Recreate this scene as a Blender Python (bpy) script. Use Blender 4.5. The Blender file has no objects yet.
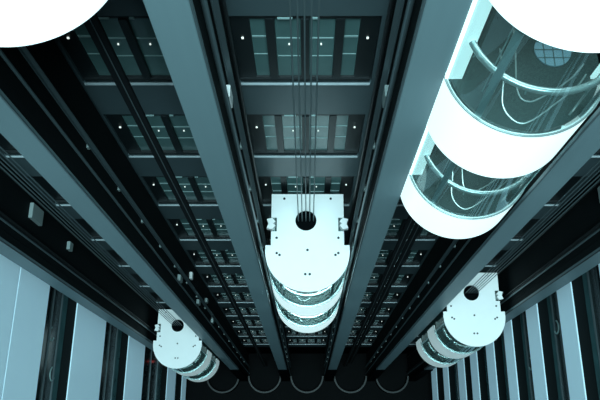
import bpy, bmesh, math, random
from mathutils import Vector, Matrix
random.seed(7)
SC = bpy.context.scene
C = bpy.context.scene.collection
ZC = 62.0                      # camera height above the atrium floor
def Z(d): return ZC - d        # depth below the camera -> world height

# ------------------------------------------------------------------ materials
def mat(name, col, rough=.5, metal=0., emit=None, es=0., noise=0., nscale=4., spec=.5, coat=0., streak=False):
    m = bpy.data.materials.new(name); m.use_nodes = True
    nt = m.node_tree; b = nt.nodes['Principled BSDF']
    b.inputs['Base Color'].default_value = (*col, 1)
    b.inputs['Roughness'].default_value = rough
    b.inputs['Metallic'].default_value = metal
    b.inputs['Specular IOR Level'].default_value = spec
    b.inputs['Coat Weight'].default_value = coat
    if emit:
        b.inputs['Emission Color'].default_value = (*emit, 1); b.inputs['Emission Strength'].default_value = es
    if noise:
        tc = nt.nodes.new('ShaderNodeTexCoord'); mp = nt.nodes.new('ShaderNodeMapping')
        if streak: mp.inputs['Scale'].default_value = (3, 3, .15)
        n = nt.nodes.new('ShaderNodeTexNoise'); n.inputs['Scale'].default_value = nscale; n.inputs['Detail'].default_value = 6
        r = nt.nodes.new('ShaderNodeMapRange'); r.inputs['To Min'].default_value = 1-noise; r.inputs['To Max'].default_value = 1+noise
        mx = nt.nodes.new('ShaderNodeVectorMath'); mx.operation = 'SCALE'; mx.inputs[0].default_value = col
        nt.links.new(tc.outputs['Object'], mp.inputs[0]); nt.links.new(mp.outputs[0], n.inputs['Vector'])
        nt.links.new(n.outputs[0], r.inputs['Value']); nt.links.new(r.outputs[0], mx.inputs['Scale'])
        nt.links.new(mx.outputs[0], b.inputs['Base Color'])
    return m
def glass(name, tint, refl=.12):
    m = bpy.data.materials.new(name); m.use_nodes = True; nt = m.node_tree
    nt.nodes.clear()
    out = nt.nodes.new('ShaderNodeOutputMaterial'); mx = nt.nodes.new('ShaderNodeMixShader')
    t = nt.nodes.new('ShaderNodeBsdfTransparent'); t.inputs[0].default_value = (*tint, 1)
    g = nt.nodes.new('ShaderNodeBsdfGlossy'); g.inputs['Roughness'].default_value = .03; g.inputs[0].default_value = (.85, .95, .95, 1)
    fr = nt.nodes.new('ShaderNodeLayerWeight'); fr.inputs[0].default_value = .5
    pw = nt.nodes.new('ShaderNodeMath'); pw.operation = 'POWER'; pw.inputs[1].default_value = 4.5
    ml = nt.nodes.new('ShaderNodeMath'); ml.operation = 'MULTIPLY_ADD'; ml.inputs[1].default_value = .6; ml.inputs[2].default_value = .03
    nt.links.new(fr.outputs['Facing'], pw.inputs[0]); fr = pw
    nt.links.new(fr.outputs[0], ml.inputs[0]); nt.links.new(ml.outputs[0], mx.inputs[0])
    nt.links.new(t.outputs[0], mx.inputs[1]); nt.links.new(g.outputs[0], mx.inputs[2]); nt.links.new(mx.outputs[0], out.inputs[0])
    return m
M = dict(
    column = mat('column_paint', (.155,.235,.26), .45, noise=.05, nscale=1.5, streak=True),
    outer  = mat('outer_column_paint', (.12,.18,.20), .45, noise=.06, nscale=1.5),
    divider= mat('divider_black', (.004,.007,.008), .8, spec=.1),
    slate  = mat('slate_panel', (.065,.10,.112), .4, noise=.12, nscale=1.2),
    sill   = mat('sill_metal', (.42,.5,.53), .4, .2),
    black  = mat('black_frame', (.009,.014,.016), .4, spec=.3),
    frost  = mat('frosted_glass', (.085,.17,.17), .25, noise=.2, nscale=2),
    stripe = mat('pale_stripe', (.28,.42,.42), .4),  # pale tone for thin lines on the door glass and small fittings
    lamp   = mat('lamp', (.9,.9,.8), .4, emit=(.85,1,.95), es=.9),
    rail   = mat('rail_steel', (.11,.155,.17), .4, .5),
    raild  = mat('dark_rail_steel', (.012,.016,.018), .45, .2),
    bracket= mat('bracket', (.30,.38,.38), .4, .3),
    mull   = mat('mullion_paint', (.55,.66,.67), .4),
    rope   = mat('rope_steel', (.10,.14,.15), .5, .3),
    cable  = mat('cable_rubber', (.004,.005,.006), .6, spec=.2),
    white  = mat('roof_white', (.82,.86,.86), .35, noise=.03, nscale=3),
    bolt   = mat('bolt_dark', (.01,.015,.02), .5),
    cfloor = mat('car_floor', (.085,.115,.112), .6, noise=.7, nscale=45),
    cback  = mat('car_back', (.03,.06,.06), .3),
    steel  = mat('handrail_steel', (.75,.85,.85), .18, .6, emit=(.5,.8,.8), es=.10),  # slight emission added so rails and poles show inside the dark cars
    rim    = mat('rim_steel', (.20,.27,.27), .3, .5),
    spand  = mat('spandrel_glow', (.60,.80,.90), .5, noise=.05, nscale=.6, emit=(.42,.78,.95), es=.22),  # emission added to brighten the spandrels; no daylight behind them
    wglass = mat('window_dark', (.006,.015,.016), .2, noise=.6, nscale=.8, spec=.2),
    teal   = mat('teal_pane', (.06,.14,.15), .2, noise=.4, nscale=1.5),
    pit    = mat('pit_shade_black', (.0015,.0025,.003), .8, spec=.02),  # near-black that stands for shade at the shaft foot and in roof holes
    pitrim = mat('pit_rim', (.006,.011,.012), .5),
    floor  = mat('atrium_floor', (.002,.003,.0035), .6, noise=.4, nscale=.6, spec=.05),
    hatch  = mat('hatch_blue', (.40,.58,.68), .4),
    red    = mat('red_lamp', (.5,.05,.05), .4, emit=(1,.1,.08), es=1.2),
)
M['glass'] = glass('car_glass', (.70,.78,.78))
def band_mat(es): return mat('band_glow', (.80,.86,.86), .35, emit=(.72,.98,1.0), es=es)  # emission added to brighten the white bands, no lamp behind them
M['band_near'] = band_mat(.95); M['band_far'] = band_mat(.25); M['band_mid'] = band_mat(.7)  # added glow set per car, strongest on the near ones
M['panel_near'] = mat('side_panel_glow', (.7,.85,.85), .4, emit=(.62,.95,.97), es=1.5)  # side panel with added glow, for the near cars
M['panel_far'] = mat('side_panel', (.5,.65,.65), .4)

# ------------------------------------------------------------------ mesh helpers
def box(bm, x0, x1, y0, y1, z0, z1, bev=0):
    vs = [bm.verts.new((x, y, z)) for z in (z0, z1) for y in (y0, y1) for x in (x0, x1)]
    fs = [(0,2,3,1),(4,5,7,6),(0,1,5,4),(2,6,7,3),(0,4,6,2),(1,3,7,5)]
    fa = [bm.faces.new([vs[i] for i in f]) for f in fs]
    if bev:
        es = list({e for f in fa for e in f.edges})
        bmesh.ops.bevel(bm, geom=es, offset=bev, segments=2, affect='EDGES')
def tube(bm, pts, r, n=8, closed=False):
    pts = [Vector(p) for p in pts]; rings = []
    for i, p in enumerate(pts):
        a = pts[max(i-1, 0)]; b = pts[min(i+1, len(pts)-1)]
        t = (b-a).normalized(); u = t.cross(Vector((0,0,1)))
        if u.length < 1e-3: u = t.cross(Vector((0,1,0)))
        u.normalize(); v = t.cross(u)
        rings.append([bm.verts.new(p + r*(math.cos(k*2*math.pi/n)*u + math.sin(k*2*math.pi/n)*v)) for k in range(n)])
    for i in range(len(rings)-1):
        for k in range(n):
            bm.faces.new((rings[i][k], rings[i][(k+1)%n], rings[i+1][(k+1)%n], rings[i+1][k]))
    bm.faces.new(rings[0][::-1]); bm.faces.new(rings[-1])
def disc(bm, x, y, z0, z1, r, n=20):
    a = [bm.verts.new((x+r*math.cos(k*2*math.pi/n), y+r*math.sin(k*2*math.pi/n), z0)) for k in range(n)]
    b = [bm.verts.new((v.co.x, v.co.y, z1)) for v in a]
    for k in range(n): bm.faces.new((a[k], a[(k+1)%n], b[(k+1)%n], b[k]))
    bm.faces.new(a[::-1]); bm.faces.new(b)
def arcwall(bm, r0, r1, z0, z1, a0=-math.pi/2, a1=math.pi/2, n=64, cx=0, cy=0):
    """curved wall bulging to -y, between radii r0<r1"""
    q = []
    for i in range(n+1):
        a = a0+(a1-a0)*i/n; s, c = math.sin(a), -math.cos(a)
        q.append([bm.verts.new((cx+r*s, cy+r*c, z)) for r, z in ((r0,z0),(r1,z0),(r1,z1),(r0,z1))])
    for i in range(n):
        for k in range(4):
            bm.faces.new((q[i][k], q[i][(k+1)%4], q[i+1][(k+1)%4], q[i+1][k]))
    bm.faces.new(q[0][::-1]); bm.faces.new(q[-1])
def slab(bm, outline, holes, z0, z1):
    """flat plate with an outline and holes"""
    es = []
    for loop in [outline]+holes:
        vs = [bm.verts.new((x, y, z0)) for x, y in loop]
        es += [bm.edges.new((vs[i], vs[(i+1)%len(vs)])) for i in range(len(vs))]
    r = bmesh.ops.triangle_fill(bm, edges=es, use_beauty=True)
    fs = [g for g in r['geom'] if isinstance(g, bmesh.types.BMFace)]
    ex = bmesh.ops.extrude_face_region(bm, geom=fs)
    for g in ex['geom']:
        if isinstance(g, bmesh.types.BMVert): g.co.z = z1
def obj(name, bm, m, parent=None, loc=(0,0,0), smooth=False):
    bmesh.ops.recalc_face_normals(bm, faces=bm.faces[:])
    me = bpy.data.meshes.new(name); bm.to_mesh(me); bm.free(); me.materials.append(m)
    if smooth:
        me.polygons.foreach_set('use_smooth', [True]*len(me.polygons)); me.set_sharp_from_angle(angle=math.radians(35))
    o = bpy.data.objects.new(name, me); C.objects.link(o); o.location = loc
    if parent: o.parent = parent
    return o
def B(name, m, parent=None, *boxes, loc=(0,0,0), bev=0):
    bm = bmesh.new()
    for b in boxes: box(bm, *b, bev=bev)
    return obj(name, bm, m, parent, loc)
def tag(o, label, cat, group=None):
    o['label'] = label; o['category'] = cat
    if group: o['group'] = group
    return o
def struct(o): o['kind'] = 'structure'; return o
def empty(name, loc, label, cat, group=None):
    o = bpy.data.objects.new(name, None); C.objects.link(o); o.location = loc
    o.empty_display_size = .2
    return tag(o, label, cat, group)
def dup(root, loc, label, group=None, skip=()):
    r = root.copy(); C.objects.link(r); r.location = loc; r['label'] = label
    if group: r['group'] = group
    for ch in list(root.children):
        c = ch.copy(); C.objects.link(c); c.parent = r
        for g in ch.children:
            d = g.copy(); C.objects.link(d); d.parent = c
    return r

# ------------------------------------------------------------------ setting
H = 4.24; D0 = 14.14; YW = 8.0; YC = 5.6
COLX = [-9.07, -5.48, -1.87, 1.87, 5.48, 9.07]
BAYX = [-7.27, -3.68, -.05, 3.68, 7.27]
TOPD = -8
struct(B('floor', M['floor'], None, (-14, 14, -14, 9, -.3, 0)))
# back wall: a solid cladding with a doorway recess at every landing of every bay
bm = bmesh.new()
NL = 10
box(bm, -10.6, 10.6, YW+.35, YW+.6, 0, Z(TOPD))
struct(obj('wall_back', bm, M['slate'])); bm = bmesh.new()
levels = [D0+H*k for k in range(-5, NL+1)]
for d in levels:                                   # spandrel under each sill
    if d > TOPD: box(bm, -10.4, 10.4, YW, YW+.35, Z(d+1.62), Z(d))
struct(obj('wall_back', bm, M['slate'])); bm = bmesh.new()
for d in levels:                                   # piers beside each door recess
    ed = [-10.4]
    for x in BAYX: ed += [x-1.52, x+1.52]
    ed.append(10.4)
    for i in range(0, len(ed), 2):
        if ed[i+1] > ed[i]: box(bm, ed[i], ed[i+1], YW, YW+.35, Z(d), Z(d-H+1.62))
struct(obj('wall_back', bm, M['slate']))
struct(B('wall_back', M['pit'], None, (-10.4, 10.4, YW-.06, YW-.01, 0, Z(D0+H*NL+1.7))))  # black sheet painted in for the darkness of the lowest storeys
# dividers between the shafts: black, with openings on the outer ones
for x in COLX:
    struct(B('wall_divider', M['divider'], None, (x-.28, x+.28, YC+.36, YW-.12, 0, Z(TOPD))))
side = {-9.07:'outermost slate column at the far left', -5.48:'slate column dividing the two left shafts', -1.87:'slate column on the left of the central shaft',
        1.87:'slate column on the right of the central shaft', 5.48:'slate column dividing the two right shafts', 9.07:'outermost slate column at the far right'}
for x in COLX:
    o = empty('shaft_column', (x, YC, Z(53)), side[x]+', running down the whole lift core', 'column', 'columns of the lift core')
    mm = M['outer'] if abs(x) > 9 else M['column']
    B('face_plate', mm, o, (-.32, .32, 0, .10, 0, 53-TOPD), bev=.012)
    B('web', M['divider'], o, (-.30, .30, .10, .34, 0, 53-TOPD))
    B('edge_trim', M['rail'] if abs(x) < 9 else M['raild'], o, (.30, .335, -.02, .0, 0, 53-TOPD) if x < 0 else (-.335, -.30, -.02, .0, 0, 53-TOPD))
    B('shade_foot', M['pit'], o, (-.36, .36, -.05, .34, -(62-53)+.02, -.01))  # black foot added where the column fades into the dark

# ------------------------------------------------------------------ landing doors
def make_landing(k, x, label, group, blank=False):
    t = empty('lift_entrance', (x, YW, Z(D0+H*k)), label, 'lift door' if not blank else 'sill', group)
    if blank:
        B('back_panel', M['black'], t, (-1.5, 1.5, .28, .34, 0, 2.6)); B('sill', M['sill'], t, (-1.50, 1.50, -.05, .10, -.06, 0), bev=.01); B('kick_panel', M['raild'], t, (-1.5, 1.5, .05, .2, 0.001, .16)); B('blank_panel', M['black'], t, (-1.5, 1.5, .10, .2, .161, 2.6))
        return t
    B('back_panel', M['black'], t, (-1.5, 1.5, .28, .34, 0, 2.6))
    B('sill', M['sill'], t, (-1.50, 1.50, -.05, .10, -.06, 0), bev=.01)
    B('kick_panel', M['raild'], t, (-1.5, 1.5, .05, .2, 0.001, .16))
    fr = B('frame', M['black'], t, (-1.50, 1.50, .04, .22, 2.48, 2.6), (-.80, -.62, .02, .22, .16, 2.48), (.62, .80, .02, .22, .16, 2.48), (-.085, .085, .0, .22, .16, 2.48), (-1.5, -1.12, .06, .22, .16, 2.48), (1.12, 1.5, .06, .22, .16, 2.48))
    for s in (-1, 1):
        a, b = sorted((s*.09, s*.615)); f = B('door_leaf', M['frost'], t, (a, b, .10, .16, .165, 2.475))
        [B('glass_stripe', M['stripe'], f, q) for q in ((a+.02, b-.02, .085, .099, 1.68, 1.72), (a+.02, b-.02, .085, .099, 1.0, 1.02))]
        a, b = sorted((s*.805, s*1.115)); f = B('sidelight', M['frost'], t, (a, b, .10, .16, .165, 2.475))
        [B('glass_stripe', M['stripe'], f, q) for q in ((a+.01, b-.01, .085, .099, 1.74, 1.79), (a+.01, b-.01, .085, .099, 1.08, 1.10))]
        B('indicator_lamp', M['lamp'], t, (s*1.3-.022, s*1.3+.022, .03, .059, 1.76, 1.80))
        B('indicator_lamp', M['lamp'], t, (s*.34-.015, s*.34+.015, .075, .098, 1.46, 1.50))
    B('header_light', M['stripe'], t, (-.55, -.25, .0, .039, 2.50, 2.53)); B('header_light', M['stripe'], t, (.15, .25, 0, .039, 2.50, 2.54))
    return t
bayname = {0:'far left shaft', 1:'shaft left of centre', 2:'central shaft', 3:'shaft right of centre', 4:'far right shaft'}
ordn = ['topmost','second','third','fourth','fifth','sixth','seventh','eighth','ninth','tenth','eleventh']
first = blank1 = None
for k in range(NL+1):
    for b, x in enumerate(BAYX):
        lab = ('glass doors over a pale sill in the %s, %s landing down' % (bayname[b], ordn[k]) if k else 'glass doors over a pale sill in the %s, topmost landing' % bayname[b])
        g = 'landing doors down the lift core'
        if b in (0, 4):
            lab = lab.replace('glass doors', 'dark panel'); g2 = 'blank landings of the two outer shafts'
            if blank1 is None: blank1 = make_landing(k, x, lab, g2, True)
            else: dup(blank1, (x, YW, Z(D0+H*k)), lab, g2)
        elif first is None: first = make_landing(k, x, lab, g)
        else: dup(first, (x, YW, Z(D0+H*k)), lab, g)

# ------------------------------------------------------------------ guide rails on the divider faces
RY = 6.75
def make_rail(x, s, label, light=True, y=RY):
    """T-section rail; s = which way the divider lies"""
    L = 62-TOPD
    t = empty('guide_rail', (x, y, 0), label, 'guide rail', 'lift guide rails')
    B('rail_head', M['rail'] if light else M['raild'], t, (-.05, .05, -.012, .012, 0, L), *([(s*.05-.01, s*.05+.01, -.07, .07, 0, L)]))
    for i in range(16):
        B('bracket', M['bracket'], t, tuple(sorted((s*.061, s*.115)))+(-.09, .09, 62-(D0+H*i/1.5)-.8, 62-(D0+H*i/1.5)-.68))
    return t
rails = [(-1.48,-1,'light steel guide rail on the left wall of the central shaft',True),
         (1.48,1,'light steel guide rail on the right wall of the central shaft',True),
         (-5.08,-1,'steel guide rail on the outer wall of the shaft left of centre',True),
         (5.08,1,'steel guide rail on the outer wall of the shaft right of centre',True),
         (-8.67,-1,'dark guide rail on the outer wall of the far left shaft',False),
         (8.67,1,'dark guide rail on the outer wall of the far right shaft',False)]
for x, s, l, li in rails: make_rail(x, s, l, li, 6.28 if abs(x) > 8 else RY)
# conduits that run down beside the rails
def conduit(x, y, r, m, label, group):
    bm = bmesh.new(); tube(bm, [(0,0,0),(0,0,62-TOPD)], r, 10)
    return tag(obj('cable_conduit', bm, m, None, (x, y, 0), True), label, 'conduit', group)
for s, nm in ((-1,'left'),(1,'right')):
    conduit(s*1.49, 7.45, .045, M['raild'], 'dark conduit at the back %s corner of the central shaft' % nm, 'conduits')
    conduit(s*1.50, 6.1, .05, M['rail'], 'grey conduit by the front %s edge of the central shaft' % nm, 'conduits')
    conduit(s*5.10, 6.2, .035, M['rail'], 'grey conduit by the front outer edge of the shaft %s of centre' % nm, 'conduits')
    conduit(s*8.70, 6.15, .035, M['rail'], 'thin grey conduit by the front outer edge of the far %s shaft' % nm, 'conduits')
    conduit(s*8.70, 7.5, .03, M['raild'], 'thin dark conduit at the back outer corner of the far %s shaft' % nm, 'conduits')

# ------------------------------------------------------------------ lift cars
R = 1.33
def outline(inset=0):
    r = R-inset; p = []
    for i in range(61):
        a = -math.pi/2 + math.pi*i/60
        p.append((r*math.sin(a), -r*math.cos(a)))
    p += [(r, .16), (1.16-inset, .16)]
    if not inset: p += [(1.16, .62), (.98, .62), (.98, 1.08), (1.16, 1.08)]
    p += [(1.16-inset, 1.88-inset), (-1.16+inset, 1.88-inset)]
    if not inset: p += [(-1.16, 1.08), (-.98, 1.08), (-.98, .62), (-1.16, .62)]
    p += [(-1.16+inset, .16), (-r, .16)]
    return p
def circ(x, y, r, n=32): return [(x+r*math.cos(-k*2*math.pi/n), y+r*math.sin(-k*2*math.pi/n)) for k in range(n)]
# heights below the roof: upper glass .2-2.5, band 2.5-4.25, glass 4.25-6.6, band 6.6-8.05
GL = [(.09, 2.52), (4.27, 6.62)]; BD = [(2.52, 4.27), (6.62, 8.07)]
HT = 8.07
def make_car(x, roof_d, label, bandm, panelm, y=5.9, lit_roof=False, ropes=None, lamp=20):
    t = empty('panoramic_lift_car', (x, y, Z(roof_d+HT)), label, 'lift car', 'round glass lift cars')
    zz = lambda d: HT-d
    bm = bmesh.new(); slab(bm, outline(), [circ(-.05, .98, .34)], zz(.05), zz(0)); rp = obj('roof_plate', bm, M['white'], t)
    for px, py in () if lit_roof else ((-.98,.4),(.98,.4),(-.97,-.1),(.97,-.1),(-.88,-.16),(.88,-.16),(-.07,-.78),(.07,-.78),(0,0),(-.75,1.72),(.75,1.72)):
        bm = bmesh.new(); disc(bm, px, py, zz(-.001), zz(-.02), .04, 12); obj('bolt', bm, M['bolt'], rp)
    bm = bmesh.new(); disc(bm, -.05, .98, zz(.067), zz(.056), .335, 24); obj('hole_shade', bm, M['pit'], rp)  # black disc standing in for the shade inside the roof hole
    bm = bmesh.new(); arcwall(bm, R-.05, R+.006, zz(.09), zz(.004)); obj('roof_fascia', bm, M['white'] if not lit_roof else bandm, t, smooth=True)  # near fascia takes the added band glow
    for s in (-1, 1):
        bm = bmesh.new(); slab(bm, [(s*a, b) for a, b in ((1.02,.80),(1.12,.66),(1.30,.70),(1.24,.85),(1.30,1.0),(1.12,1.04),(1.02,.92),(1.10,.85))], [], zz(.1), zz(-.1)); obj('guide_shoe', bm, M['white'], t)
    for j in range(2):
        g0, g1 = GL[j]; b0, b1 = BD[j]
        bm = bmesh.new(); arcwall(bm, R-.045, R-.03, zz(g1)+.02, zz(g0), math.radians(-75), math.radians(75)); gl = obj('curved_glass', bm, M['glass'], t, smooth=True)
        bm = bmesh.new(); arcwall(bm, R-.10, R-.05, zz(g1), zz(g0)-.01, math.radians(-43), math.radians(-38), 3); obj('mullion', bm, M['mull'], t)
        bm = bmesh.new(); arcwall(bm, R-.10, R-.05, zz(g1), zz(g0)-.01, math.radians(38), math.radians(43), 3); obj('mullion', bm, M['mull'], t)
        bm = bmesh.new(); arcwall(bm, R-.05, R, zz(b1), zz(b0)); obj('white_band', bm, bandm, t, smooth=True)
        bm = bmesh.new(); arcwall(bm, R-.03, R+.006, zz(b0)-.003, zz(b0)+.015); obj('band_rim', bm, M['rim'], t, smooth=True)
        bm = bmesh.new(); slab(bm, outline(.11), [], zz(b0)-.06, zz(b0)-.001); fl = obj('car_floor', bm, M['cfloor'], t)
        # pale line curling across the floor, and the round hatch
        for cp in (((-.36,.25),(-.355,-.27),(-.41,-.81),(-.215,-1.09),(.04,-1.04),(.456,-.735),(.81,-.45),(1.0,-.2)), ((-.10,.9),(-.105,.29),(-.154,-.5),(-.02,-.72),(.25,-.63),(.71,-.32),(1.0,.0))):
            pts = []
            for q in range(len(cp)-1):
                p0, p1, p2, p3 = cp[max(q-1,0)], cp[q], cp[q+1], cp[min(q+2,len(cp)-1)]
                for e in range(6):
                    u = e/6
                    pts.append(tuple(.5*((2*p1[k])+(-p0[k]+p2[k])*u+(2*p0[k]-5*p1[k]+4*p2[k]-p3[k])*u*u+(-p0[k]+3*p1[k]-3*p2[k]+p3[k])*u**3) for k in (0,1))+(zz(b0)+.012,))
            bm = bmesh.new(); tube(bm, pts, .015, 6); obj('floor_line', bm, M['steel'], fl)
        bm = bmesh.new(); disc(bm, .50, .22, zz(b0)+.0, zz(b0)+.02, .30, 28); h = obj('floor_hatch', bm, M['hatch'], fl)
        bm = bmesh.new()
        for q in (-.15, 0, .15):
            w = math.sqrt(.3**2-q*q); box(bm, .5+q-.008, .5+q+.008, .22-w, .22+w, zz(b0)+.02, zz(b0)+.026)
            box(bm, .5-w, .5+w, .22+q-.008, .22+q+.008, zz(b0)+.026, zz(b0)+.032)
        obj('hatch_grille', bm, M['rim'], h)
        B('rear_wall', M['cback'], t, (-1.15, -1.10, .17, 1.86, zz(b1), zz(g0)), (1.10, 1.15, .17, 1.86, zz(b1), zz(g0)), (-1.099, 1.099, 1.80, 1.86, zz(b1), zz(g0)))
        for s in (-1, 1):
            a, b = sorted((s*1.03, s*1.30)); B('side_panel', panelm, t, (a, b, -.33, -.28, zz(g1)+.04, zz(g0)))
        l = bpy.data.lights.new('car_ceiling_light', 'AREA'); l.shape = 'DISK'; l.size = 1.4; l.energy = lamp; l.color = (.7,.98,1)
        lo = bpy.data.objects.new('car_ceiling_light', l); C.objects.link(lo); lo.parent = t; lo.location = (0, .2, zz(g0)-.04)
        bm = bmesh.new(); slab(bm, outline(.11), [], zz(g0)-.0, zz(g0)+.02); obj('ceiling_panel', bm, M['cback'], t)
        # handrail
        bm = bmesh.new(); zr = zz(g1)+1.15; rr = R-.16; pts = []
        for i in range(49):
            a = math.radians(-72+144*i/48); pts.append((rr*math.sin(a), -rr*math.cos(a), zr))
        tube(bm, pts, .055, 12); hr = obj('handrail', bm, M['steel'], t, smooth=True)
        for adeg in (-62, -20, 20, 62):
            a = math.radians(adeg); bm = bmesh.new()
            tube(bm, [(rr*math.sin(a), -rr*math.cos(a), zr), ((rr+.105)*math.sin(a), -(rr+.105)*math.cos(a), zr-.02)], .012, 6); obj('rail_bracket', bm, M['rim'], hr)
        bm = bmesh.new(); tube(bm, [(.62, -.95, zz(g1)+.02), (.62, -.95, zz(g0)-.02)], .02, 8); obj('inner_pole', bm, M['steel'], t)
        for px, py in ((-.72,-.55), (-.60,-.42)):
            bm = bmesh.new(); tube(bm, [(px, py, zz(g1)+.02), (px, py, zz(g0)-.02)], .012, 6); obj('inner_pole', bm, M['mull'], t)
        bm = bmesh.new(); tube(bm, [(-.95, .1, zz(g1)+.02), (-.95, .1, zz(g0)-.02)], .015, 8); obj('inner_pole', bm, M['steel'], t)
    bm = bmesh.new(); slab(bm, outline(.06), [], 0, .05); obj('underside', bm, M['cback'], t)
    if ropes:
        for i, dx in enumerate((-.24, -.12, 0, .12, .24)):
            bm = bmesh.new(); tube(bm, [(0,0,0), (0,0,roof_d-TOPD+.054)], .016, 6)
            tag(obj('hoist_rope', bm, M['rope'], None, (x-.05+dx, y+.98, Z(roof_d+.054))), 'thin steel hoist rope rising from '+ropes, 'rope', 'hoist ropes of '+ropes)
    return t
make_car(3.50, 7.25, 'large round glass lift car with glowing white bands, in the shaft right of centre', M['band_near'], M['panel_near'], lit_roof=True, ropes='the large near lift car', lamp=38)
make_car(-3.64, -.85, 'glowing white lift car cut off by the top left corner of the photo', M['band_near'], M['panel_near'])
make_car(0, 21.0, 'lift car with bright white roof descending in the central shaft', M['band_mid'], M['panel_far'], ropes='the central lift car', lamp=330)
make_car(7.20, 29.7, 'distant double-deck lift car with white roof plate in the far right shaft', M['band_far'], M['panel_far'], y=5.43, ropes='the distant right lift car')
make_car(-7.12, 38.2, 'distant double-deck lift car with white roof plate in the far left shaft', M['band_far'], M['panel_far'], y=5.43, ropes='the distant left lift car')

# travelling cables hanging below the two near cars
def travel(x, y, d, label):
    t = empty('travelling_cable', (x, y, 0), label, 'cable', 'travelling cables')
    for s in (-1, 1):
        bm = bmesh.new(); box(bm, s*.075-.065, s*.075+.065, -.03, .03, 0, 62-d, bev=.012); obj('flat_cable', bm, M['cable'], t)
    bm = bmesh.new(); tube(bm, [(0,-.02,0),(0,-.02,62-d)], .012, 6); obj('thin_wire', bm, M['rope'], t)
    return t
travel(-3.68, 6.85, 7.4, 'twin black travelling cable hanging down the shaft left of centre')
travel(3.30, 6.85, 15.34, 'twin black travelling cable under the large near lift car, inner one')
travel(3.75, 7.1, 15.34, 'twin black travelling cable under the large near lift car, outer one')

# ------------------------------------------------------------------ pit enclosures at the bottom
pn = ['far left','left of centre','central','right of centre','far right']
for b, x in enumerate(BAYX):
    t = empty('pit_enclosure', (x, 5.9, 0), 'dark half-round pit enclosure at the foot of the %s shaft' % pn[b], 'pit enclosure', 'pit enclosures')
    bm = bmesh.new(); arcwall(bm, 1.32, 1.40, 0, 1.0, n=40); obj('curved_wall', bm, M['pit'], t, smooth=True)
    bm = bmesh.new(); arcwall(bm, 1.30, 1.43, 1.0, 1.10, n=40); obj('rim', bm, M['pitrim'], t, smooth=True)

# ------------------------------------------------------------------ side walls
XS = 10.4
leftb = [(20.5,24.3),(24.42,27.4),(31.0,35.7),(40.6,44.8),(52.7,56),(59,61)]
rightb = [(22.4,24.0),(26.8,28.4),(31.1,32.75),(35.3,36.8),(39.1,40.8),(43.2,45.0),(46.9,48.9),(52.4,54.3),(57.2,59.5)]
struct(B('wall_left', M['wglass'], None, (-XS-.8, -XS-.6, -12, 8.6, 0, Z(TOPD))))
struct(B('wall_right', M['wglass'], None, (XS+.6, XS+.8, -12, 8.6, 0, Z(TOPD))))
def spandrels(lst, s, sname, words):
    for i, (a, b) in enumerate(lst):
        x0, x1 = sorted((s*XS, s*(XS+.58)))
        o = empty('spandrel_panel', (s*XS, 0, Z(b)), '%s panel of the %s glass wall, %s' % ('wide pale blue' if s < 0 else 'narrow pale blue', sname, words[i]), 'panel', 'pale panels of the %s wall' % sname)
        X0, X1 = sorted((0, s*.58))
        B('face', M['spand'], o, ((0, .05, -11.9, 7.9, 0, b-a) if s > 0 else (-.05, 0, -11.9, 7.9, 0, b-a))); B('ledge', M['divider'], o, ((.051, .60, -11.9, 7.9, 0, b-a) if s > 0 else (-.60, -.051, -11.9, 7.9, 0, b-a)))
ow = ['uppermost','second from the top','third from the top','fourth from the top','fifth from the top','sixth from the top','seventh from the top','eighth from the top','lowest']
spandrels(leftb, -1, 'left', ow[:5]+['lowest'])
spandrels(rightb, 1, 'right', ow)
# glazing bays between spandrels
def glazing(lst, s, sname, n0):
    n = n0
    for i in range(len(lst)-1):
        a, b = lst[i][1], lst[i+1][0]
        if b-a < .8: continue
        o = struct(B('window_%d' % n, M['wglass'], None, (0, .04, -11.8, 7.8, 0, b-a-.04), loc=(s*(XS+.50), 0, Z(b)+.02)))
        B('window_frame', M['rail'], o, *[((-.06, .0, -11.8, 7.8, (b-a)*f-.03, (b-a)*f+.03) if s > 0 else (.04, .10, -11.8, 7.8, (b-a)*f-.03, (b-a)*f+.03)) for f in (.22, .5)])
        B('window_strip', M['teal'], o, ((-.03, .0) if s > 0 else (.04, .07))+(-11.8, 7.8, (b-a)*.02, (b-a)*.18))
        n += 1
    return n
n = glazing(leftb, -1, 'left', 1); glazing(rightb, 1, 'right', n)
# curled pale shapes set against the side glazing
def hook(x, y, d, s, label):
    bm = bmesh.new(); pts = [(0, .28*math.cos(a), .28*math.sin(a)) for a in [math.radians(20+220*i/16) for i in range(17)]]
    tube(bm, pts, .035, 8)
    tag(obj('curved_shape', bm, M['stripe'], None, (x, y, Z(d)), True), label, 'lamp', 'curled shapes by the side glazing')
for (y, d) in ((5.0, 30.2), (3.9, 34.3)): hook(XS+.455, y, d, 1, 'small curled pale shape by the right glass wall, %s one' % ('upper' if d < 32 else 'lower'))
for (y, d) in ((4.6, 29.5), (3.0, 30.1)): hook(-XS-.455, y, d, -1, 'small curled pale shape by the left glass wall, %s one' % ('upper' if y > 4 else 'lower'))
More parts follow.
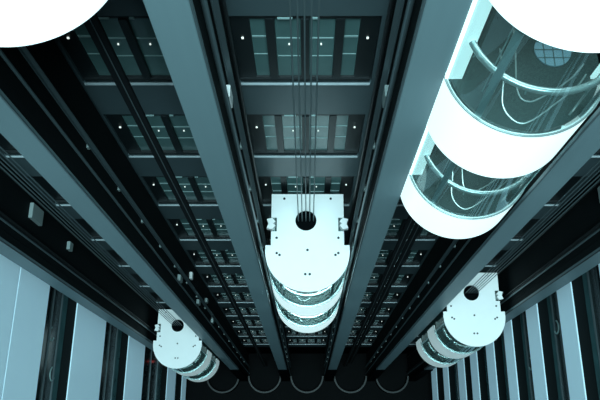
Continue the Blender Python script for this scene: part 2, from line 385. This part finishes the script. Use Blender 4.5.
# small pale boxes added to stand for bright spots on the shaft dividers
def spot_box(x, y, d, w, h, label, m='bracket'):
    s = 1 if x > 0 else -1; x += s*(.0)
    tag(B('bright_spot', M[m], None, (-.06, .06, -w/2, w/2, 0, h), loc=(x, y, Z(d)), bev=.01), label, 'box', 'small boxes on the shaft walls')
spot_box(-1.54, 6.45, 12.2, .25, .5, 'small pale box on the upper left wall of the central shaft', 'white')
spot_box(1.54, 6.45, 12.2, .25, .5, 'small pale box on the upper right wall of the central shaft')
spot_box(-8.73, 7.1, 21.5, .5, .9, 'pale box high on the outer wall of the far left shaft')
spot_box(-8.73, 7.0, 24.6, .3, .35, 'pale box on the far left shaft wall below the larger one')
tag(B('warning_lamp', M['red'], None, (-.07, .07, -.07, .07, 0, .35), loc=(-XS+.1, 6.03, Z(51.8)), bev=.02), 'tiny red lamp low on the left glass wall near the distant left lift car', 'lamp')
spot_box(8.73, 7.1, 19.3, .5, .9, 'pale box high on the outer wall of the far right shaft')
for i, (y, d, w, h) in enumerate(((6.45,27.5,.25,.5),(7.2,30,.3,.3),(6.5,32.5,.2,.5),(7.1,35,.2,.4),(6.5,37.5,.2,.4))):
    spot_box(-5.14, y, d, w, h, 'small pale box on the shaft wall left of centre, %s' % (['highest of five','second of five down','middle of five','fourth of five down','lowest of five'][i]), 'white' if i in (1,) else 'bracket')

# ------------------------------------------------------------------ light
def area(name, loc, sx, sy, power, col, rot=(0,0,0), spread=180):
    l = bpy.data.lights.new(name, 'AREA'); l.shape = 'RECTANGLE'; l.size = sx; l.size_y = sy; l.energy = power; l.color = col
    l.spread = math.radians(spread)
    o = bpy.data.objects.new(name, l); C.objects.link(o); o.location = loc; o.rotation_euler = rot
    return o
area('skylight', (0, -8, Z(-26)), 24, 18, 40000, (.62,.94,1.0))
w = bpy.data.worlds.new('world'); SC.world = w; w.use_nodes = True
w.node_tree.nodes['Background'].inputs[0].default_value = (.25,.5,.55,1); w.node_tree.nodes['Background'].inputs[1].default_value = .03

# ------------------------------------------------------------------ camera
cam = bpy.data.cameras.new('camera'); co = bpy.data.objects.new('camera', cam); C.objects.link(co)
cam.sensor_width = 36; cam.lens = 690*36/600; cam.shift_x = -7.5/600; cam.clip_start = .05; cam.clip_end = 300
co.location = (0, 0, ZC); co.rotation_euler = (math.atan(249/690), 0, 0)
SC.camera = co
SC.view_settings.view_transform = 'Standard'; SC.view_settings.look = 'None'; SC.view_settings.gamma = 1; SC.view_settings.exposure = 0
SC.view_settings.use_curve_mapping = False
